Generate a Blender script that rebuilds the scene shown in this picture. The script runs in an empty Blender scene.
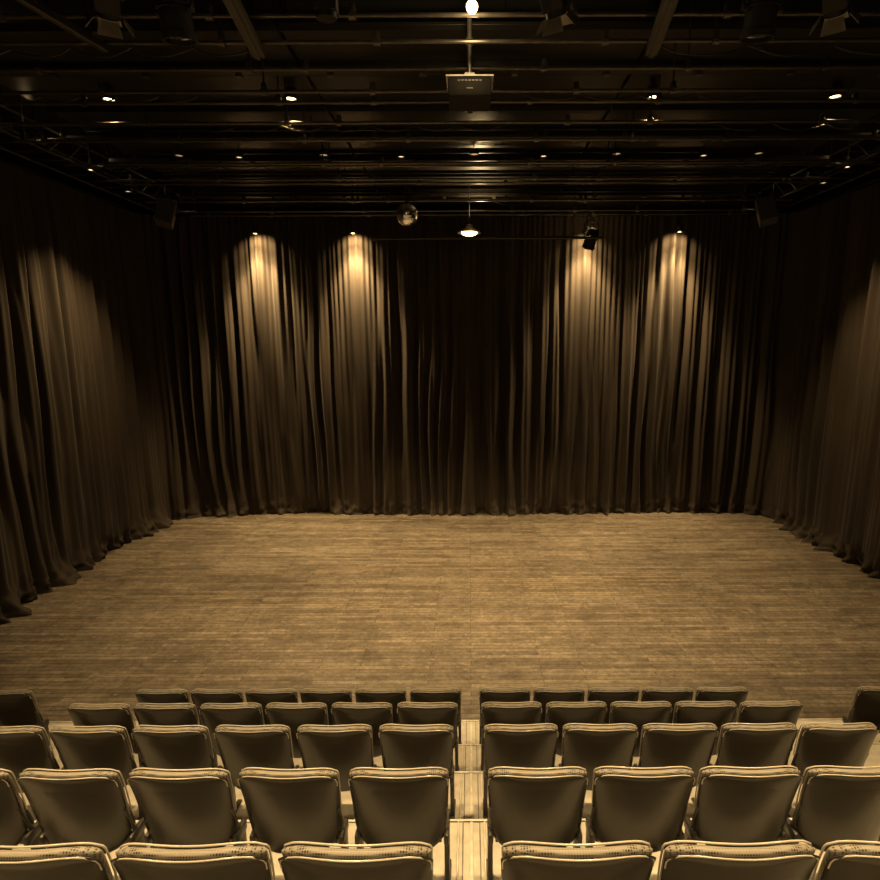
import bpy, bmesh, math, random
from mathutils import Vector, Matrix, noise
random.seed(7)
S=bpy.context.scene
COL=S.collection
S.view_settings.view_transform='Standard'
S.view_settings.look='None'

# ---------------------------------------------------------------- materials
def newmat(name):
    m=bpy.data.materials.new(name); m.use_nodes=True
    nt=m.node_tree; b=nt.nodes['Principled BSDF']
    return m,nt,b
def simple(name,col,rough=.5,metal=0.,var=.25,scale=12.,bump=0.,spec=.5):
    m,nt,b=newmat(name)
    tc=nt.nodes.new('ShaderNodeTexCoord'); n=nt.nodes.new('ShaderNodeTexNoise')
    n.inputs['Scale'].default_value=scale; n.inputs['Detail'].default_value=4
    nt.links.new(tc.outputs['Object'],n.inputs['Vector'])
    r=nt.nodes.new('ShaderNodeValToRGB')
    r.color_ramp.elements[0].position=.3; r.color_ramp.elements[1].position=.7
    r.color_ramp.elements[0].color=(*[c*(1-var) for c in col],1)
    r.color_ramp.elements[1].color=(*[min(1,c*(1+var)) for c in col],1)
    nt.links.new(n.outputs['Fac'],r.inputs['Fac'])
    nt.links.new(r.outputs['Color'],b.inputs['Base Color'])
    b.inputs['Roughness'].default_value=rough; b.inputs['Metallic'].default_value=metal
    b.inputs['Specular IOR Level'].default_value=spec
    if bump>0:
        bp=nt.nodes.new('ShaderNodeBump'); bp.inputs['Strength'].default_value=bump
        bp.inputs['Distance'].default_value=.01
        n2=nt.nodes.new('ShaderNodeTexNoise'); n2.inputs['Scale'].default_value=scale*12
        nt.links.new(tc.outputs['Object'],n2.inputs['Vector'])
        nt.links.new(n2.outputs['Fac'],bp.inputs['Height'])
        nt.links.new(bp.outputs['Normal'],b.inputs['Normal'])
    return m
def emis(name,col,strength):
    m,nt,b=newmat(name)
    b.inputs['Base Color'].default_value=(*col,1)
    b.inputs['Emission Color'].default_value=(*col,1)
    b.inputs['Emission Strength'].default_value=strength
    return m
M_BLACK=simple('black_paint',(.010,.009,.008),.65,spec=.2)
M_BLACKM=simple('black_metal',(.030,.027,.023),.4,.6)
M_PANEL=simple('black_ceiling_panel',(.014,.0125,.0105),.36,var=.2,scale=2,spec=.4)
M_WALL=simple('black_wall_paint',(.008,.007,.006),.8)
M_PIPE=simple('dark_steel_pipe',(.085,.075,.062),.33,.7)
M_TRUSS=simple('black_truss_paint',(.020,.018,.015),.45,.3)
M_GREYBOX=simple('dark_grey_paint',(.040,.036,.031),.45)
M_DOOR=simple('lit_look_door_metal',(.13,.115,.095),.4,.2)  # barn doors: paler grey so the flaps look lit in the unlit rig
M_STEEL=simple('brushed_steel',(.45,.43,.40),.32,.9)
M_SHELL=simple('bronze_grey_plastic_shell',(.0150,.0120,.0085),.25,var=.06,scale=5,bump=.02,spec=.45)
M_RIM=simple('pale_grey_plastic',(.46,.42,.35),.2,var=.05,scale=5)
M_SEAT=simple('seat_fabric',(.02,.018,.016),.8,var=.2,scale=60)
M_LEG=simple('leg_metal',(.06,.055,.048),.4,.5)
M_NOSE=simple('aluminium_nosing',(.58,.53,.45),.45,.1)
M_GROOVE=simple('dark_rubber_strip',(.16,.14,.11),.6)
M_SPK=simple('speaker_cloth',(.02,.02,.02),.8,var=.4,scale=120)
M_LAMP=emis('lamp_glow',(1,.76,.42),9)
M_LAMPDIM=emis('lamp_glow_soft',(1,.70,.36),1.3)
M_LAMPMID=emis('lamp_glow_marker',(1,.72,.38),5)
M_LAMPLOW=emis('lamp_glow_low',(1,.66,.32),.35)
M_LENS=simple('glass_lens',(.05,.05,.05),.08)

def mesh_fabric():
    m,nt,b=newmat('woven_mesh_fabric')
    tc=nt.nodes.new('ShaderNodeTexCoord')
    v=nt.nodes.new('ShaderNodeTexVoronoi'); v.inputs['Scale'].default_value=105
    v.inputs['Randomness'].default_value=.0
    nt.links.new(tc.outputs['Object'],v.inputs['Vector'])
    r=nt.nodes.new('ShaderNodeValToRGB')
    r.color_ramp.elements[0].position=.26; r.color_ramp.elements[1].position=.48
    r.color_ramp.elements[0].color=(.014,.012,.009,1); r.color_ramp.elements[1].color=(.25,.22,.175,1)
    nt.links.new(v.outputs['Distance'],r.inputs['Fac'])
    nt.links.new(r.outputs['Color'],b.inputs['Base Color'])
    b.inputs['Roughness'].default_value=.45
    b.inputs['Specular IOR Level'].default_value=.3
    return m
M_MESH=mesh_fabric()

def curtain_mat():
    m,nt,b=newmat('black_velour')
    tc=nt.nodes.new('ShaderNodeTexCoord')
    n=nt.nodes.new('ShaderNodeTexNoise'); n.inputs['Scale'].default_value=1.3; n.inputs['Detail'].default_value=5
    mp=nt.nodes.new('ShaderNodeMapping'); mp.inputs['Scale'].default_value=(3,3,.5)
    nt.links.new(tc.outputs['Object'],mp.inputs['Vector']); nt.links.new(mp.outputs['Vector'],n.inputs['Vector'])
    r=nt.nodes.new('ShaderNodeValToRGB')
    r.color_ramp.elements[0].position=.3; r.color_ramp.elements[1].position=.75
    r.color_ramp.elements[0].color=(.023,.0168,.0116,1); r.color_ramp.elements[1].color=(.038,.028,.0195,1)
    nt.links.new(n.outputs['Fac'],r.inputs['Fac']); nt.links.new(r.outputs['Color'],b.inputs['Base Color'])
    b.inputs['Roughness'].default_value=.8
    b.inputs['Specular IOR Level'].default_value=.2
    b.inputs['Sheen Weight'].default_value=.03
    b.inputs['Sheen Roughness'].default_value=.5
    return m
M_CURT=curtain_mat()

def floor_mat():
    m,nt,b=newmat('worn_dark_floorboards')
    tc=nt.nodes.new('ShaderNodeTexCoord')
    br=nt.nodes.new('ShaderNodeTexBrick')
    br.inputs['Scale'].default_value=1.0
    br.inputs['Brick Width'].default_value=1.5
    br.inputs['Row Height'].default_value=.082
    br.inputs['Mortar Size'].default_value=.005
    br.inputs['Mortar Smooth'].default_value=.3
    br.inputs['Bias'].default_value=0
    br.offset=.37; br.offset_frequency=2
    br.inputs['Color1'].default_value=(.076,.060,.042,1)
    br.inputs['Color2'].default_value=(.132,.107,.077,1)
    br.inputs['Mortar'].default_value=(.026,.020,.015,1)
    nt.links.new(tc.outputs['Object'],br.inputs['Vector'])
    def nz(scale,det,rough,mscale=None):
        n=nt.nodes.new('ShaderNodeTexNoise'); n.inputs['Scale'].default_value=scale; n.inputs['Detail'].default_value=det; n.inputs['Roughness'].default_value=rough
        if mscale:
            mp=nt.nodes.new('ShaderNodeMapping'); mp.inputs['Scale'].default_value=mscale
            nt.links.new(tc.outputs['Object'],mp.inputs['Vector']); nt.links.new(mp.outputs['Vector'],n.inputs['Vector'])
        else: nt.links.new(tc.outputs['Object'],n.inputs['Vector'])
        return n
    n=nz(2.2,8,.7,(1.0,10,1)); n2=nz(13,9,.9); n3=nz(.6,5,.6); n4=nz(3.2,9,.85,(1.,1.8,1))
    def rmp(node,a,bb,lo,hi):
        r=nt.nodes.new('ShaderNodeMapRange')
        r.inputs['From Min'].default_value=a; r.inputs['From Max'].default_value=bb
        r.inputs['To Min'].default_value=lo; r.inputs['To Max'].default_value=hi
        nt.links.new(node.outputs['Fac'],r.inputs['Value']); return r
    cur=None
    for r in (rmp(n,.3,.7,.76,1.24),rmp(n2,.36,.64,.50,1.55),rmp(n3,.3,.7,.80,1.20),rmp(n4,.38,.64,.70,1.34)):
        if cur is None: cur=r; continue
        m1=nt.nodes.new('ShaderNodeMath'); m1.operation='MULTIPLY'
        nt.links.new(cur.outputs[0],m1.inputs[0]); nt.links.new(r.outputs[0],m1.inputs[1]); cur=m1
    vm=nt.nodes.new('ShaderNodeVectorMath'); vm.operation='SCALE'
    nt.links.new(br.outputs['Color'],vm.inputs[0]); nt.links.new(cur.outputs[0],vm.inputs['Scale'])
    v=nt.nodes.new('ShaderNodeTexVoronoi'); v.inputs['Scale'].default_value=5; v.inputs['Randomness'].default_value=1
    mpv=nt.nodes.new('ShaderNodeMapping'); mpv.inputs['Scale'].default_value=(.7,1.6,1); mpv.inputs['Rotation'].default_value=(0,0,.3)
    nt.links.new(tc.outputs['Object'],mpv.inputs['Vector']); nt.links.new(mpv.outputs['Vector'],v.inputs['Vector'])
    rs=nt.nodes.new('ShaderNodeMapRange'); rs.inputs['From Min'].default_value=.05; rs.inputs['From Max'].default_value=.15
    rs.inputs['To Min'].default_value=.6; rs.inputs['To Max'].default_value=0
    nt.links.new(v.outputs['Distance'],rs.inputs['Value'])
    mx=nt.nodes.new('ShaderNodeMix'); mx.data_type='RGBA'
    nt.links.new(rs.outputs[0],mx.inputs['Factor']); nt.links.new(vm.outputs[0],mx.inputs['A'])
    mx.inputs['B'].default_value=(.22,.185,.14,1)
    nt.links.new(mx.outputs['Result'],b.inputs['Base Color'])
    rr=rmp(n4,.35,.65,.32,.48); nt.links.new(rr.outputs[0],b.inputs['Roughness'])
    bp=nt.nodes.new('ShaderNodeBump'); bp.inputs['Strength'].default_value=.4; bp.inputs['Distance'].default_value=.004
    nt.links.new(br.outputs['Fac'],bp.inputs['Height']); bp.invert=True
    nt.links.new(bp.outputs['Normal'],b.inputs['Normal'])
    return m
M_FLOOR=floor_mat()
M_DECK=simple('pale_vinyl_decking',(.45,.41,.335),.5,var=.15,scale=14,bump=.06)
M_RISER=simple('pale_riser_board',(.42,.38,.31),.6)

# ---------------------------------------------------------------- mesh helpers
def b_box(bm,c,s,bev=0,rot=None):
    r=bmesh.ops.create_cube(bm,size=1)
    vs=r['verts']
    for v in vs: v.co=Vector((v.co.x*s[0],v.co.y*s[1],v.co.z*s[2]))
    if bev>0:
        es=list({e for v in vs for e in v.link_edges})
        rr=bmesh.ops.bevel(bm,geom=es,offset=bev,segments=2,affect='EDGES',profile=.5)
        vs=list({v for f in rr['faces'] for v in f.verts}|{v for v in vs if v.is_valid})
    M=Matrix.Translation(Vector(c))
    if rot is not None: M=M@rot
    bmesh.ops.transform(bm,matrix=M,verts=vs)
def b_cyl(bm,p0,p1,r0,r1=None,seg=12,caps=True):
    p0=Vector(p0);p1=Vector(p1); d=p1-p0; L=d.length
    if r1 is None: r1=r0
    q=Vector((0,0,1)).rotation_difference(d.normalized()).to_matrix().to_4x4()
    M=Matrix.Translation((p0+p1)/2)@q
    bmesh.ops.create_cone(bm,cap_ends=caps,segments=seg,radius1=r0,radius2=r1,depth=L,matrix=M)
def b_tube(bm,pts,r,seg=8):
    for a,b in zip(pts[:-1],pts[1:]): b_cyl(bm,a,b,r,seg=seg)
    for p in pts[1:-1]:
        bmesh.ops.create_uvsphere(bm,u_segments=seg,v_segments=6,radius=r,matrix=Matrix.Translation(Vector(p)))
def b_sweep(bm,pts,r,seg=8):
    pts=[Vector(p) for p in pts]; rings=[]
    up=Vector((0,1,0))
    for i,p in enumerate(pts):
        t=(pts[min(i+1,len(pts)-1)]-pts[max(i-1,0)]).normalized()
        a=(up-t*up.dot(t)).normalized(); b=t.cross(a)
        rings.append([bm.verts.new(p+r*(math.cos(2*math.pi*k/seg)*a+math.sin(2*math.pi*k/seg)*b)) for k in range(seg)])
    for A,B in zip(rings[:-1],rings[1:]):
        for k in range(seg):
            j=(k+1)%seg; bm.faces.new((A[k],A[j],B[j],B[k]))
    bm.faces.new(rings[0]); bm.faces.new(rings[-1][::-1])
def b_lathe(bm,prof,seg=24,c=(0,0,0)):
    rings=[]
    for (r,z) in prof:
        rings.append([bm.verts.new((c[0]+r*math.cos(2*math.pi*i/seg),c[1]+r*math.sin(2*math.pi*i/seg),c[2]+z)) for i in range(seg)])
    for a,b in zip(rings[:-1],rings[1:]):
        for i in range(seg):
            j=(i+1)%seg; bm.faces.new((a[i],a[j],b[j],b[i]))
def to_mesh(bm,name,mat,smooth=False,angle=35):
    bmesh.ops.remove_doubles(bm,verts=bm.verts,dist=1e-5)
    bmesh.ops.recalc_face_normals(bm,faces=bm.faces)
    me=bpy.data.meshes.new(name); bm.to_mesh(me); bm.free()
    me.materials.append(mat)
    if smooth:
        for p in me.polygons: p.use_smooth=True
        try: me.set_sharp_from_angle(angle=math.radians(angle))
        except Exception: pass
    return me
def obj(name,me,loc=(0,0,0),rot=(0,0,0),parent=None):
    o=bpy.data.objects.new(name,me); COL.objects.link(o)
    o.location=loc; o.rotation_euler=rot
    if parent is not None: o.parent=parent
    return o
def root(name,label,cat,loc,rot=(0,0,0),group=None):
    e=bpy.data.objects.new(name,None); COL.objects.link(e)
    e.empty_display_size=.1
    e.location=loc; e.rotation_euler=rot
    e['label']=label; e['category']=cat
    if group: e['group']=group
    return e
_rod={}
def rods(e,pts,length,r=.010):
    key=(round(length,3),r)
    if key not in _rod:
        bm=bmesh.new(); b_cyl(bm,(0,0,0),(0,0,length),r,seg=6)
        _rod[key]=to_mesh(bm,'hanger',M_BLACKM,True)
    for p in pts: obj('hanger',_rod[key],p,parent=e)
def inst(name,label,cat,loc,parts,rot=(0,0,0),group=None):
    e=root(name,label,cat,loc,rot,group)
    for p in parts:
        nm,me=p[0],p[1]
        o=obj(nm,me,p[2] if len(p)>2 else (0,0,0),p[3] if len(p)>3 else (0,0,0),e)
    return e
def struct(name,c,s,mat,cat=None):
    bm=bmesh.new(); b_box(bm,(0,0,0),s)
    o=obj(name,to_mesh(bm,name,mat),c); o['kind']='structure'
    return o
WARM=(1,.688,.318)
def spot(loc,target,power,size,blend=1.,col=WARM,rad=.05):
    l=bpy.data.lights.new('spot_beam','SPOT'); l.energy=power; l.color=col
    l.spot_size=math.radians(size); l.spot_blend=blend; l.shadow_soft_size=rad
    o=bpy.data.objects.new('spot_beam',l); COL.objects.link(o)
    o.location=loc
    d=Vector(target)-Vector(loc)
    o.rotation_euler=d.to_track_quat('-Z','Y').to_euler()
    return o
def point(loc,power,rad=.05,col=WARM):
    l=bpy.data.lights.new('bulb_and_fill_light','POINT'); l.energy=power; l.color=col; l.shadow_soft_size=rad
    o=bpy.data.objects.new('bulb_and_fill_light',l); COL.objects.link(o); o.location=loc
    return o

# ---------------------------------------------------------------- room
YB=14.0; YF=-3.5; XW=8.3; ZC=8.4
struct('floor',(0,(YB+YF)/2,-.1),(2*XW,YB-YF,.2),M_FLOOR)
struct('ceiling',(0,(YB+YF)/2,ZC+.1),(2*XW,YB-YF,.2),M_WALL)
struct('wall_back',(0,YB+.1,ZC/2),(2*XW+.4,.2,ZC),M_WALL)
struct('wall_front',(0,YF-.1,ZC/2),(2*XW+.4,.2,ZC),M_WALL)
struct('wall_left',(-XW-.1,(YB+YF)/2,ZC/2),(.2,YB-YF,ZC),M_WALL)
struct('wall_right',(XW+.1,(YB+YF)/2,ZC/2),(.2,YB-YF,ZC),M_WALL)

# ---------------------------------------------------------------- curtains
ZT=7.15
def n1(x,s,z=0): return noise.noise(Vector((x,s*7.31,s*1.7+z)))
def curtain(o0,direction,normal,u0,W,seed,label,group,amp=1.0,pool=1.0,wl=.34,base=.09,total=None):
    D=Vector(direction);N=Vector(normal)
    nu=int(W/.018); nz=56
    vs=[];fs=[]
    for j in range(nz+1):
        t=j/nz
        z=ZT*(t**1.5)+.006
        h=min(1.0,z/ZT)
        for i in range(nu+1):
            u=u0+W*i/nu
            us=u+.22*(1-h)*n1(u*.8,seed+3,z*.28)+.06*n1(u*2.1,seed+13,z*.45)
            ph=2*math.pi*us/wl+6.0*n1(us*.8,seed)+2.8*n1(us*2.0,seed+21)
            a=.10+1.55*abs(n1(us*1.15,seed+9,z*.12))+.40*n1(us*.4,seed+2,z*.2)
            a=max(.05,a)
            coarse=math.sin(ph)+.34*math.sin(2*ph+1.1+2.4*n1(us,seed+4))
            fine=math.sin(2*math.pi*u/.13+4*n1(u*2,seed+5))
            ac=(.046+.060*(1-h)**.6)*amp
            af=.018*h*h+.006
            d=ac*a*1.2*coarse+af*fine+(.17-.12*h)*n1(us*.45,seed+6,z*.08)+.030*n1(u*6.5,seed+15,z*.5)
            if z<.50:
                k=(1-z/.50)
                d+=pool*(k*k*(base+.24*n1(u*1.3,seed+8)+.20*n1(u*5.3,seed+18))+ .08*k*n1(u*9,seed+19,z*10))
            if total:
                e=min(u,total-u)
                if e<1.0: d+=.55*(1-e)**2
            p=D*(u-u0-W/2)+N*d
            zz=z+(.0 if j==0 or z>.5 else .045*n1(u*5,seed+23,z*6)*pool)
            vs.append((p.x,p.y,max(.004,zz)))
    for j in range(nz):
        for i in range(nu):
            a=j*(nu+1)+i
            fs.append((a,a+1,a+nu+2,a+nu+1))
    me=bpy.data.meshes.new('stage_curtain'); me.from_pydata(vs,[],fs); me.update()
    for p in me.polygons: p.use_smooth=True
    me.materials.append(M_CURT)
    c=Vector(o0)+D*(u0+W/2)
    o=obj('stage_curtain',me,(c.x,c.y,0))
    o['label']=label; o['category']='curtain'; o['group']=group
    return o
LB='tall black velour drape hanging in folds along the rear wall'
for i in range(6):
    curtain((-7.50,13.42,0),(1,0,0),(0,-1,0),i*2.5,2.5,3.3,LB,'rear stage curtains',pool=.7,base=.03,total=15.0,wl=.36)
LS='tall black velour drape hanging along the side wall of the stage'
for i in range(4):
    curtain((-7.48,12.86,0),(0,-1,0),(1,0,0),i*2.28,2.28,21.5,LS,'side stage curtains',1.3,1.5,.42)
    curtain((7.48,12.86,0),(0,-1,0),(-1,0,0),i*2.28,2.28,44.1,LS,'side stage curtains',1.3,1.5,.42)

# ---------------------------------------------------------------- seating platforms
NR=6
DY=[-.10,-.10,-.06,-.11,-.17,-.2]; DZ=[.0,.02,0,.01,.08,.1]
def zrow(k): return .10+.425*k+DZ[k]
def yfront(k): return 5.58-.835*k+(DY[k]+.01 if k else 0)
for k in range(NR):
    z=zrow(k); yf=yfront(k); d=(yfront(k)-yfront(k+1)) if k<NR-1 else 3.2
    e=root('seating_platform','stepped seating deck with pale vinyl tread and metal nosing','platform',(0,yf,0),group='tiered seating platforms')
    for (xa,xb) in ((-5.4,-.006),(.006,5.4)):
        bm=bmesh.new(); b_box(bm,((xa+xb)/2,-d/2-.01,z-.02),(xb-xa,d-.02,.04),.003)
        obj('deck',to_mesh(bm,'deck',M_DECK),parent=e)
    bm=bmesh.new(); b_box(bm,(0,-.035,(z-.04)/2),(10.7,.03,z-.04))
    obj('riser',to_mesh(bm,'riser',M_RISER),parent=e)
    bm=bmesh.new(); b_box(bm,(0,-.004,z-.010),(10.8,.016,.024),.003)
    obj('nosing',to_mesh(bm,'nosing',M_NOSE),parent=e)
    for cx,cw,ch,mt in ((0,.018,.010,M_NOSE),(-.052,.007,.004,M_GROOVE),(.052,.007,.004,M_GROOVE),(-.080,.008,.018,M_NOSE),(.080,.008,.018,M_NOSE)):
        bm=bmesh.new(); b_box(bm,(cx,-d/2-.01,z+ch/2+.001),(cw,d-.03,ch),.001)
        obj('joint_cover',to_mesh(bm,'joint_cover',mt),parent=e)

# ---------------------------------------------------------------- theatre seat
def slab(bm,z0,H,wfun,T,ycfun,drop=.05,ns=28,nt=22,es=8,et=10,cdrop=4,rise=.05):
    front=[];back=[]
    for j in range(nt+1):
        t=j/nt; tt=.5-.5*math.cos(math.pi*t)
        rf=[];rb=[]
        for i in range(ns+1):
            s=-math.cos(math.pi*i/ns)
            w=wfun(tt)
            x=s*w; z=z0+tt*(H-drop*abs(s)**cdrop)+ (1-tt)*rise*abs(s)**4
            e=max(0,1-abs(s)**es)**.5*max(0,1-abs(2*tt-1)**et)**.5
            y=ycfun(s,tt)
            rf.append(bm.verts.new((x,y+T/2*e,z))); rb.append(bm.verts.new((x,y-T/2*e,z)))
        front.append(rf);back.append(rb)
    for j in range(nt):
        for i in range(ns):
            bm.faces.new((front[j][i],front[j][i+1],front[j+1][i+1],front[j+1][i]))
            bm.faces.new((back[j][i+1],back[j][i],back[j+1][i],back[j+1][i+1]))
    bmesh.ops.remove_doubles(bm,verts=bm.verts,dist=2e-4)
def lean(t): return -.062-.066*t-.020*t**4
wf=lambda t:.234+.019*t**.9
bm=bmesh.new()
slab(bm,.33,.496,wf,.038,lambda s,t:lean(t)+.035*s*s,drop=.034,et=30,es=14,cdrop=5,ns=32,nt=26)
me_mesh=to_mesh(bm,'mesh_cushion',M_MESH,True,60)
SH=lambda s,t:lean(t)-.026+.042*s*s-.014*math.sin(math.pi*min(1,max(0,t)))*(1-s*s)
bm=bmesh.new()
slab(bm,.275,.546,lambda t:wf(t)+.006,.026,SH,drop=.042,cdrop=5,et=12,es=10,rise=.10,ns=36,nt=30)
me_shell=to_mesh(bm,'back_shell',M_SHELL,True,60)
def rimpath(Y,z0,H,drop,cd,dw,low=.05):
    pts=[]
    def P(s,t):
        w=wf(t)+dw
        return Vector((s*w, Y(s,t), z0+t*(H-drop*abs(s)**cd)+(1-t)*.05*abs(s)**4))
    for i in range(10): pts.append(P(-.985,low+(.95-low)*i/9))
    pts.append(P(-.965,.98))
    for i in range(1,20): pts.append(P(-.94+1.88*i/20,.994))
    pts.append(P(.965,.98))
    for i in range(10): pts.append(P(.985,.95-(.95-low)*i/9))
    return pts
bm=bmesh.new(); b_sweep(bm,rimpath(lambda s,t:SH(s,t)-.003,.275,.546,.042,5,.004,.88),.0030,8)
me_rim=to_mesh(bm,'back_rim',M_RIM,True,60)
bm=bmesh.new(); b_sweep(bm,rimpath(lambda s,t:lean(t)+.018+.035*s*s,.33,.500,.034,5,.002,.3),.0036,8)
me_rim2=to_mesh(bm,'mesh_frame',M_RIM,True,60)
bm=bmesh.new()
slab(bm,.300,.462,lambda t:.188+.020*t,.012,lambda s,t:SH(s*.84,.05+.85*t)-.0085,drop=.030,ns=26,nt=22,es=5,et=6,rise=.10)
me_panel=to_mesh(bm,'rear_panel',M_SHELL,True,60)
bm=bmesh.new()
slab(bm,.30,.30,lambda t:.205+.01*t,.07,lambda s,t:.035-.07*t,drop=.03,ns=14,nt=10)
me_seat=to_mesh(bm,'tip_up_seat',M_SEAT,True,60)
def legmesh():
    bm=bmesh.new()
    b_box(bm,(0,0,.17),(.028,.07,.32),.006)
    b_box(bm,(0,0,.012),(.036,.24,.018),.005)
    b_box(bm,(0,-.01,.34),(.030,.13,.07),.012)
    b_tube(bm,[(0,0,.34),(0,-.04,.42),(0,-.080,.56)],.012,8)
    return to_mesh(bm,'leg',M_LEG,True,40)
me_leg=legmesh()
bm=bmesh.new(); b_box(bm,(0,0,.285),(.42,.035,.03),.006)
me_bar=to_mesh(bm,'cross_rail',M_LEG)
TEMPL=[('mesh_cushion',me_mesh),('mesh_frame',me_rim2),('back_shell',me_shell),('back_rim',me_rim),('rear_panel',me_panel),('tip_up_seat',me_seat),
       ('cross_rail',me_bar),('leg',me_leg,(-.238,0,0)),('leg',me_leg,(.238,0,0))]
SL='bronze-grey plastic theatre seat with mesh back, seat tipped up'
first=None
def seat(x,k):
    global first
    y=5.19-.835*k+DY[k]; loc=(x,y,zrow(k)-.0025)
    if first is None:
        first=inst('theatre_seat',SL,'chair',loc,TEMPL,group='theatre seats'); return
    e=first.copy(); COL.objects.link(e); e.location=loc
    for c in first.children:
        q=c.copy(); COL.objects.link(q); q.parent=e
    e.rotation_euler=(0,0,random.uniform(-.015,.015))
layout={0:(6,5),1:(6,5),2:(6,5),3:(5,4),4:(4,3)}
LX=[(.355,.55),(.365,.552),(.375,.562),(.372,.562),(.385,.555)]
for k,(l,r) in layout.items():
    for i in range(l): seat(-(LX[k][0]+LX[k][1]*i),k)
    for i in range(r): seat((.34 if k<4 else .355)+.545*i,k)
seat(-4.67,0); seat(4.14,0)

# ---------------------------------------------------------------- ceiling panels and pipes
pan=[(6.02,6.75),(6.95,7.75),(7.95,8.65),(8.85,9.65),(9.85,10.75),(10.95,11.8),(12.0,13.0)]
for (a,b) in pan:
    e=root('ceiling_panel','wide black suspended ceiling panel with folded edges','ceiling panel',(0,(a+b)/2,7.40),group='black suspended ceiling panels')
    for (xa,xb) in ((-5.6,-1.9),(-1.86,1.86),(1.9,5.6)):
        bm=bmesh.new(); b_box(bm,((xa+xb)/2,0,0),(xb-xa,b-a,.03),.004)
        b_box(bm,((xa+xb)/2,(a-b)/2+.012,-.03),(xb-xa,.02,.06)); b_box(bm,((xa+xb)/2,(b-a)/2-.012,-.03),(xb-xa,.02,.06))
        obj('panel',to_mesh(bm,'panel',M_PANEL),parent=e)
    rods(e,[(hx,0,.01) for hx in (-5,-2.2,2.2,5)],ZC-7.41,.008)
bm=bmesh.new(); b_box(bm,(0,0,.03),(.05,.06,.10),.01); b_cyl(bm,(-.03,0,0),(.03,0,0),.036,seg=10)
CLIP=to_mesh(bm,'pipe_clamp',M_PIPE,True)
def pipe(y,z,x0=-6.0,x1=6.0,r=.018,lab='horizontal dark steel lighting pipe hung below the ceiling'):
    e=root('lighting_pipe',lab,'pipe',(0,y,z),group='lighting pipes')
    bm=bmesh.new(); b_cyl(bm,(x0,0,0),(x1,0,0),r,seg=10)
    obj('pipe',to_mesh(bm,'pipe',M_PIPE,True),parent=e)
    hx=(x0+.4,x0*.36,x1*.36,x1-.4)
    rods(e,[(q,0,0) for q in hx],ZC-z)
    for q in hx: obj('pipe_clamp',CLIP,(q,0,0),parent=e)
    for q in (-4.1+.3*math.sin(y*9),-1.2+.4*math.sin(y*5),.9+.3*math.cos(y*7),3.9+.5*math.sin(y*3)): obj('pipe_clamp',CLIP,(q,0,0),parent=e)
PY=[(3.6,7.05),(4.25,6.98),(5.15,7.02),(5.36,6.92),(5.98,6.98),(6.38,6.94),(6.85,7.02),(7.12,6.90),(7.85,6.95),(8.22,7.10),(8.75,6.93),(9.18,7.02),(9.75,6.98),(10.25,7.05),(10.85,6.90),(11.35,7.03),(11.9,6.95),(12.5,7.0)]
for y,z in PY: pipe(y,z)
for y,z in ((4.7,7.14),(6.60,7.24),(8.5,7.2),(9.56,7.22),(11.68,7.2)):
    e=root('cable_trunking','flat black socket trunking running beside a lighting pipe','cable trunking',(0,y,z),group='cable trunking')
    bm=bmesh.new(); b_box(bm,(0,0,0),(11.6,.10,.06),.006)
    obj('trunking_body',to_mesh(bm,'trunking_body',M_BLACKM),parent=e)
    bm=bmesh.new(); b_box(bm,(0,0,0),(.07,.06,.04),.006); sk=to_mesh(bm,'socket',M_PIPE)
    for i in range(12): obj('socket',sk,(-5.5+i,0,-.048),parent=e)
    rods(e,[(hx,0,0) for hx in (-5.5,0.4,5.5)],ZC-z,.008)
def cable(y,z,xa,xb,sag,n):
    pts=[]
    for i in range(n*8+1):
        f=i/(n*8); x=xa+(xb-xa)*f; ff=(f*n)%1.0
        pts.append((x-(xa+xb)/2,.01*math.sin(f*40),-sag*4*ff*(1-ff)-.0))
    bm=bmesh.new(); b_sweep(bm,pts,.007,5)
    o=obj('power_cable',to_mesh(bm,'power_cable',M_BLACKM,True),((xa+xb)/2,y,z))
    o['label']='thin black power cable draped along a lighting pipe'; o['category']='cable'; o['group']='rig cables'
for y,z,xa,xb,sg,n in ((4.31,6.96,-3.2,-.9,.10,3),(4.31,6.96,.4,2.9,.09,4),(5.42,6.91,-4.6,-1.9,.07,5),(5.42,6.91,1.7,4.8,.08,4),(6.44,6.93,-5.4,-2.9,.06,6),
    (6.44,6.93,.6,3.0,.06,4),(7.18,6.89,-3.3,.4,.06,7),(7.18,6.89,3.0,5.6,.07,4),(8.81,6.92,-5.5,-2.5,.07,5),(8.81,6.92,1.0,4.5,.06,6),(10.91,6.89,-4.5,-1.4,.07,5),(10.91,6.89,.5,5.2,.06,8),(11.96,6.94,-1.6,1.5,.09,4)):
    cable(y,z,xa,xb,sg,n)
for bx,yaw in ((-1.76,.12),(1.50,-.14)):
    bm=bmesh.new(); b_box(bm,(0,0,0),(.11,1.9,.07),.008); b_box(bm,(0,0,-.04),(.04,1.9,.02))
    e=root('ceiling_beam','dark steel box beam under the ceiling','beam',(bx,4.50,6.87),(0,0,yaw),group='ceiling beams')
    obj('beam_body',to_mesh(bm,'beam_body',M_GREYBOX),parent=e)
    rods(e,[(0,-.8,0),(0,.8,0)],ZC-6.87,.012)
e=root('ceiling_beam','slanted brown steel bar hung under the ceiling grid','beam',(-3.25,4.75,6.84),(0,0,-.20),group='ceiling beams')
bm=bmesh.new(); b_box(bm,(0,0,0),(.06,1.1,.06),.006)
obj('beam_body',to_mesh(bm,'beam_body',M_PIPE),parent=e)
rods(e,[(0,-.4,0),(0,.4,0)],ZC-6.84,.012)
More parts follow.
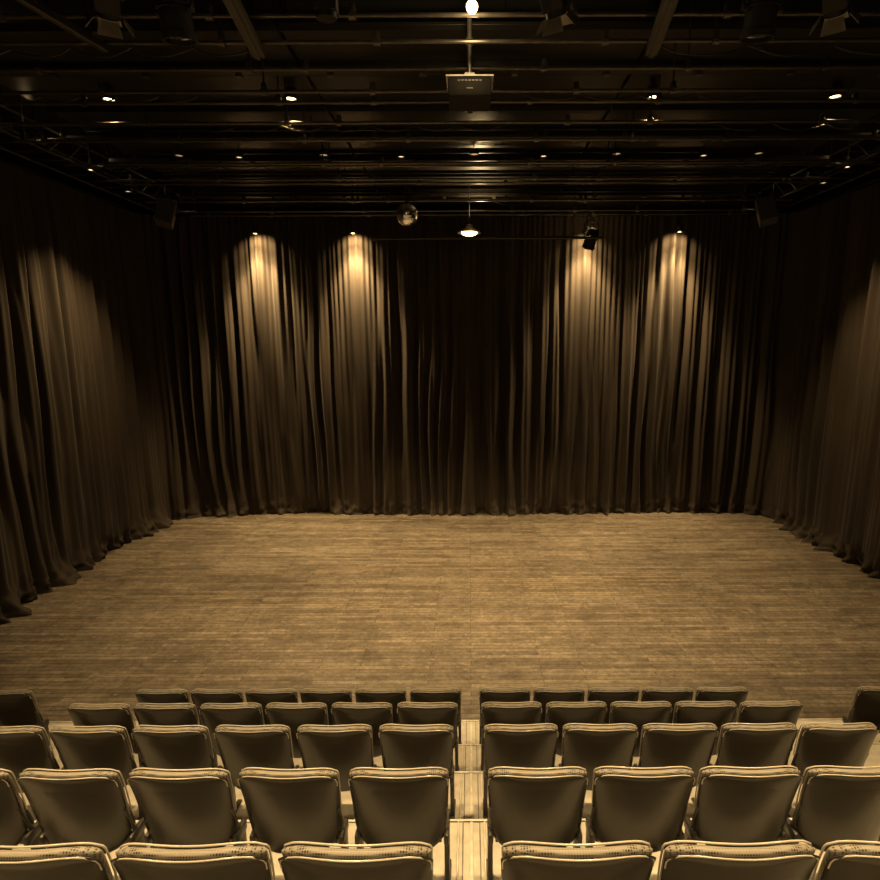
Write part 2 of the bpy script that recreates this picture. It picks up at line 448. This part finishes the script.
for sx in (-1,1):
    e=root('lighting_truss','black ladder truss with cross rungs along the side curtain','truss',(sx*6.45,8.6,7.10),group='side trusses')
    bm=bmesh.new()
    for dx in (-.28,.28):
        for dz in (0,.32): b_cyl(bm,(dx,-5,dz),(dx,4.1,dz),.020,seg=8)
    for i in range(24):
        y=-4.9+i*.385
        b_cyl(bm,(-.28,y,0),(.28,y,0),.014,seg=6)
        b_cyl(bm,(-.28*sx,y,0),(-.28*sx,y+(.385 if i<23 else .01),.32),.012,seg=6)
        b_cyl(bm,(-.28,y,.32),(.28,y,.32),.012,seg=6)
    obj('truss_frame',to_mesh(bm,'truss_frame',M_TRUSS,True),parent=e)
    rods(e,[(0,hy,.3) for hy in (-4,-1,2,4.0)],ZC-7.40,.012)
    e=root('curtain_track','black curtain track above the side drapes','curtain track',(sx*7.48,8.3,7.2),group='curtain tracks')
    bm=bmesh.new(); b_box(bm,(0,0,0),(.06,9.1,.06),.005)
    obj('rail',to_mesh(bm,'rail',M_BLACK),parent=e)
    rods(e,[(0,hy,0) for hy in (-4,-1,2,4.2)],ZC-7.2)
e=root('curtain_track','black curtain track above the rear drapes','curtain track',(0,13.42,7.2),group='curtain tracks')
bm=bmesh.new(); b_box(bm,(0,0,0),(14.0,.06,.06),.005)
obj('rail',to_mesh(bm,'rail',M_BLACK),parent=e)
rods(e,[(hx,0,0) for hx in (-6,-2,2,6)],ZC-7.2)

# ---------------------------------------------------------------- downlights
def downlight_meshes(r,h,lm):
    bm=bmesh.new(); b_lathe(bm,[(0.001,h),(r*.9,h),(r,h-.01),(r,0),(r*.86,0),(r*.84,.012),(r*.84,.02)],20)
    a=to_mesh(bm,'housing',M_BLACKM,True)
    bm=bmesh.new(); b_lathe(bm,[(.001,.010),(r*.6,.011),(r*.83,.018)],20)
    b=to_mesh(bm,'lamp_disc',lm,True)
    bm=bmesh.new(); b_cyl(bm,(0,0,h-.002),(0,0,h+.9),.009,seg=6)
    c=to_mesh(bm,'stem',M_BLACKM)
    return a,b,c
DL=downlight_meshes(.075,.13,M_LAMP); DS=downlight_meshes(.06,.09,M_LAMPDIM); DW=downlight_meshes(.075,.08,M_LAMPLOW); DM=downlight_meshes(.05,.09,M_LAMPMID)
def downlight(x,y,z,P=0,size=95,tgt=None,m=None,label='small round ceiling downlight glowing warm'):
    m=m or DL
    inst('downlight',label,'ceiling light',(x,y,z),[('housing',m[0]),('lamp_disc',m[1]),('stem',m[2])],group='ceiling downlights')
    if P: spot((x,y,z-.02),tgt or (x,y,0),P,size)
for x,P in ((-4.35,950),(-2.15,2000),(2.23,2000),(4.43,950)): downlight(x,7.28,7.22,P,80,(x*.80,8.4,0))
for x,P in ((-3.66,900),(-1.08,1900),(1.19,1900),(3.74,900)): downlight(x,9.43,7.22,P,76,m=DS)
for x in (-4.6,-2.3,.08,2.35,4.6): downlight(x,9.40,7.24,m=DW,label='faint round ceiling downlight between the pipes')
for x in (-3.6,-1.2,1.2,3.6):
    downlight(x,3.0,7.20,1300,80,(x,1.6,0))
    downlight(x,-1.5,7.20,400,90,(x,1.0,1))
for sx in (-1,1):
    for (yy,dx,zz) in ((6.6,-.45,7.02),(8.05,-.45,7.02),(9.35,-.45,7.02),(11.6,-.42,7.02)):
        downlight(sx*(6.45+dx),yy,zz,m=DM,label='tiny warm marker light beside the side truss')
        point((sx*(6.45+dx-.08),yy,zz+.28),.5,.03)  # bare point added to light the truss rungs, no bulb of its own

# ---------------------------------------------------------------- stage lanterns
def lantern_meshes():
    out={}
    bm=bmesh.new()
    b_lathe(bm,[(.001,.15),(.05,.15),(.085,.12),(.095,.05),(.095,-.12),(.105,-.125),(.105,-.16),(.09,-.16),(.09,-.13)],18)
    for i in range(5): b_lathe(bm,[(.096,.0+.022*i),(.106,.004+.022*i),(.096,.008+.022*i)],18)
    out['lantern_body']=to_mesh(bm,'lantern_body',M_BLACK,True)
    bm=bmesh.new(); b_box(bm,(0,0,.0),(.19,.17,.24),.02); b_cyl(bm,(0,0,-.10),(0,0,-.16),.085,seg=18)
    for i in range(4): b_box(bm,(0,0,.02+.025*i),(.205,.185,.008))
    out['box_body']=to_mesh(bm,'lantern_body',M_BLACK,True)
    bm=bmesh.new(); b_lathe(bm,[(.001,-.150),(.05,-.146),(.088,-.135)],18)
    out['lens']=to_mesh(bm,'lens',M_LENS,True)
    bm=bmesh.new()
    for k in range(4):
        R=Matrix.Rotation(k*math.pi/2,4,'Z')
        M=R@Matrix.Translation((.105,0,-.16))@Matrix.Rotation(math.radians(-28 if k%2 else -40),4,'Y')
        w0=.07;w1=.095;L=.11
        vs=[bm.verts.new(M@Vector(p)) for p in [(0,-w0,0),(0,w0,0),(0,w1,-L),(0,-w1,-L),(.004,-w0,0),(.004,w0,0),(.004,w1,-L),(.004,-w1,-L)]]
        for f in ((0,1,2,3),(7,6,5,4),(0,4,5,1),(1,5,6,2),(2,6,7,3),(3,7,4,0)): bm.faces.new([vs[q] for q in f])
    out['barn_doors']=to_mesh(bm,'barn_doors',M_DOOR)
    return out
LM=lantern_meshes()
bm=bmesh.new()
b_sweep(bm,[(-.125,.0,0),(-.125,0,.20),(-.10,0,.235),(-.05,0,.25),(.05,0,.25),(.10,0,.235),(.125,0,.20),(.125,0,0)],.010,6)
b_cyl(bm,(-.13,0,0),(-.095,0,0),.02,seg=8); b_cyl(bm,(.095,0,0),(.13,0,0),.02,seg=8)
YOKE=to_mesh(bm,'yoke',M_BLACKM,True)
bm=bmesh.new(); b_box(bm,(0,0,.30),(.04,.05,.11),.008); b_cyl(bm,(-.03,0,.36),(.03,0,.36),.04,seg=10)
CLAMP=to_mesh(bm,'clamp',M_STEEL,True)
def lantern(x,y,zp,tilt,pan=0,doors=True,label='black theatre spotlight with barn doors clamped to a pipe',sc=1.,body='lantern_body'):
    e=root('stage_light',label,'stage light',(x,y,zp-.36*sc),(0,0,pan),group='theatre spotlights')
    e.scale=(sc,sc,sc)
    obj('yoke',YOKE,parent=e); obj('clamp',CLAMP,parent=e)
    b=obj('lantern_body',LM[body],rot=(tilt,0,0),parent=e)
    if body=='lantern_body': obj('lens',LM['lens'],parent=b)
    if doors: obj('barn_doors',LM['barn_doors'],parent=b)
    return e
lantern(-2.48,4.25,6.98,.7,.5,sc=.82,body='box_body')
lantern(-2.02,4.25,6.98,.2,-.2,False,'black cylindrical theatre spotlight clamped to a pipe',1.1)
lantern(-.98,4.25,6.98,.1,.1,False,'small black box theatre spotlight clamped to a pipe',.85,'box_body')
lantern(.58,4.25,6.98,.6,-.5,sc=.82,body='box_body')
lantern(2.02,4.25,6.98,.2,.1,False,'black cylindrical theatre spotlight clamped to a pipe',1.1)
lantern(2.52,4.25,6.98,.7,-.6,sc=.82,body='box_body')
lantern(2.64,12.5,7.0,.5,.4,False,'compact black spotlight hanging near the rear drapes',1.35)

def washer(x,y,z,m=DL):
    inst('curtain_light','small warm can light washing the black drape below','ceiling light',(x,y,z),
      [('housing',m[0]),('lamp_disc',m[1]),('stem',m[2])],group='curtain wash lights')
for x,p in ((-4.86,1.15),(-2.64,1.15),(2.70,.95),(4.78,.95)):
    washer(x,13.13,6.74)
    spot((x,13.14,6.72),(x,13.42,6.40),110*p,130,1.,rad=.03)
    spot((x,13.13,6.72),(x,13.42,4.9),420*p,84,rad=.03)
    spot((x,13.10,6.72),(x,13.36,2.6),2000*p,70,rad=.04)
for sx,yy in ((-1,10.48),(1,10.10)):
    washer(sx*6.10,yy,6.98,DS)
    spot((sx*6.10,yy,6.94),(sx*7.2,yy-.6,3.0),1100,78,rad=.06)

# pendant
e=root('pendant_lamp','shallow metal dome pendant lamp glowing brightly','pendant lamp',(0,11.5,6.46))
bm=bmesh.new(); b_lathe(bm,[(.02,.15),(.05,.14),(.07,.08),(.20,.02),(.235,-.02),(.225,-.02),(.19,.012),(.06,.07)],28)
obj('lamp_shade',to_mesh(bm,'lamp_shade',M_STEEL,True),parent=e)
bm=bmesh.new(); bmesh.ops.create_uvsphere(bm,u_segments=20,v_segments=10,radius=1,matrix=Matrix.Translation((0,0,-.01))@Matrix.Diagonal((.16,.16,.065,1)))
obj('bulb',to_mesh(bm,'bulb',emis('bulb_glow',(1,.72,.35),7),True),parent=e)
rods(e,[(0,0,.14)],ZC-6.60,.012)
spot((.22,11.4,6.62),(.1,11.1,8),260,140,rad=.05)  # extra upward spot beside the pendant, added for glints on the ceiling
spot((0.05,5.3,6.95),(0,5.4,8),30,150,rad=.05)  # extra upward spot near the bare bulb, also for ceiling glints
point((2.66,12.62,6.93),8,.03)  # added point for a glow around the rear spotlight, no bulb here
e=root('work_lamp','bare glowing bulb in a small dark socket','lamp',(0.03,5.0,7.00))
bm=bmesh.new(); bmesh.ops.create_uvsphere(bm,u_segments=16,v_segments=10,radius=.048)
obj('bulb',to_mesh(bm,'bulb',emis('work_bulb_glow',(1,.74,.38),9),True),parent=e)
bm=bmesh.new(); b_cyl(bm,(0,0,.04),(0,0,.14),.035,seg=12); b_cyl(bm,(0,0,.14),(0,0,ZC-7.00),.010,seg=6)
obj('socket',to_mesh(bm,'socket',M_BLACKM),parent=e)
point((0.03,5.0,6.90),16,.04)

e=root('projection_screen_case','long slim dark case of a rolled projection screen','screen case',(.4,12.2,6.47))
bm=bmesh.new(); b_cyl(bm,(-2.4,0,0),(2.4,0,0),.030,seg=14); b_cyl(bm,(-2.45,0,0),(-2.4,0,0),.045,seg=14); b_cyl(bm,(2.4,0,0),(2.45,0,0),.045,seg=14)
obj('roller_case',to_mesh(bm,'roller_case',M_BLACKM,True),parent=e)
rods(e,[(-1.8,0,.025),(1.8,0,.025)],ZC-6.495,.008)

# projector
e=root('projector','black ceiling-hung projector on a vertical pole','projector',(0.01,5.72,6.64))
bm=bmesh.new(); b_box(bm,(0,0,0),(.40,.38,.16),.02)
obj('projector_body',to_mesh(bm,'projector_body',M_BLACK,True),parent=e)
bm=bmesh.new()
for i in range(7): b_box(bm,(-.10+.033*i,-.190,.045),(.022,.008,.012))
obj('vent_grille',to_mesh(bm,'vent_grille',M_GREYBOX),parent=e)
bm=bmesh.new(); b_cyl(bm,(.0,.18,0),(.0,.28,0),.06,seg=20)
obj('lens',to_mesh(bm,'lens',M_LENS,True),parent=e)
bm=bmesh.new(); b_box(bm,(0,-.192,-.02),(.060,.003,.008))
obj('maker_badge',to_mesh(bm,'maker_badge',simple('dull_badge',(.15,.14,.12),.5)),parent=e)
bm=bmesh.new(); b_box(bm,(0,0,.105),(.44,.30,.014),.003); b_box(bm,(0,0,.14),(.10,.10,.07),.01)
for cx in (-.15,.15):
    for cy in (-.1,.1): b_cyl(bm,(cx,cy,.078),(cx,cy,.105),.012,seg=8)
obj('mount_plate',to_mesh(bm,'mount_plate',simple('pale_mount_paint',(.7,.66,.58),.4)),parent=e)
bm=bmesh.new(); b_cyl(bm,(0,0,.15),(0,0,ZC-6.64),.020,seg=12); b_cyl(bm,(0,0,.42),(0,0,.48),.034,seg=12)
obj('pole',to_mesh(bm,'pole',M_STEEL,True),parent=e)

# mirror ball
e=root('mirror_ball','small faceted mirror ball hanging on a thin rod','mirror ball',(-1.13,10.6,6.60))
bm=bmesh.new(); bmesh.ops.create_uvsphere(bm,u_segments=24,v_segments=14,radius=.20)
me=to_mesh(bm,'ball',simple('mirror_tiles',(.85,.82,.76),.22,1.,var=.3,scale=25))
obj('ball',me,parent=e)
bm=bmesh.new(); b_cyl(bm,(0,0,.19),(0,0,ZC-6.60),.008,seg=6); b_cyl(bm,(0,0,.195),(0,0,.23),.04,seg=12); b_box(bm,(0,0,.42),(.12,.12,.10),.01)
obj('motor_rod',to_mesh(bm,'motor_rod',M_BLACKM),parent=e)

# speakers
for sx in (-5.47,5.36):
    s=1 if sx<0 else -1
    e=root('loudspeaker','dark box loudspeaker tilted down from the ceiling','speaker',(sx,10.5,6.62),(math.radians(-14),math.radians(14*s),math.radians(22*s)),group='hung loudspeakers')
    bm=bmesh.new(); b_box(bm,(0,0,0),(.29,.27,.45),.02)
    obj('cabinet',to_mesh(bm,'cabinet',M_GREYBOX,True),parent=e)
    bm=bmesh.new(); b_box(bm,(0,-.138,0),(.25,.012,.41),.005)
    obj('grille',to_mesh(bm,'grille',M_SPK),parent=e)
    bm=bmesh.new(); b_sweep(bm,[(-.16,0,0),(-.16,0,.28),(-.145,0,.30),(.145,0,.30),(.16,0,.28),(.16,0,0)],.010,6); b_cyl(bm,(0,0,.30),(0,0,.55),.014,seg=8)
    obj('bracket',to_mesh(bm,'bracket',M_BLACKM),parent=e)

# ---------------------------------------------------------------- world + camera
w=bpy.data.worlds.new('World'); S.world=w; w.use_nodes=True
w.node_tree.nodes['Background'].inputs[0].default_value=(.02,.015,.01,1)
w.node_tree.nodes['Background'].inputs[1].default_value=.2
cd=bpy.data.cameras.new('cam'); cd.sensor_width=36; cd.lens=22.5; cd.shift_x=-30/880
cam=bpy.data.objects.new('cam',cd); COL.objects.link(cam)
cam.matrix_world=Matrix.Translation((0,0,4.35))@Matrix.Rotation(math.radians(79.7),4,'X')@Matrix.Rotation(math.radians(-.22),4,'Z')
cd.clip_start=.02
S.camera=cam
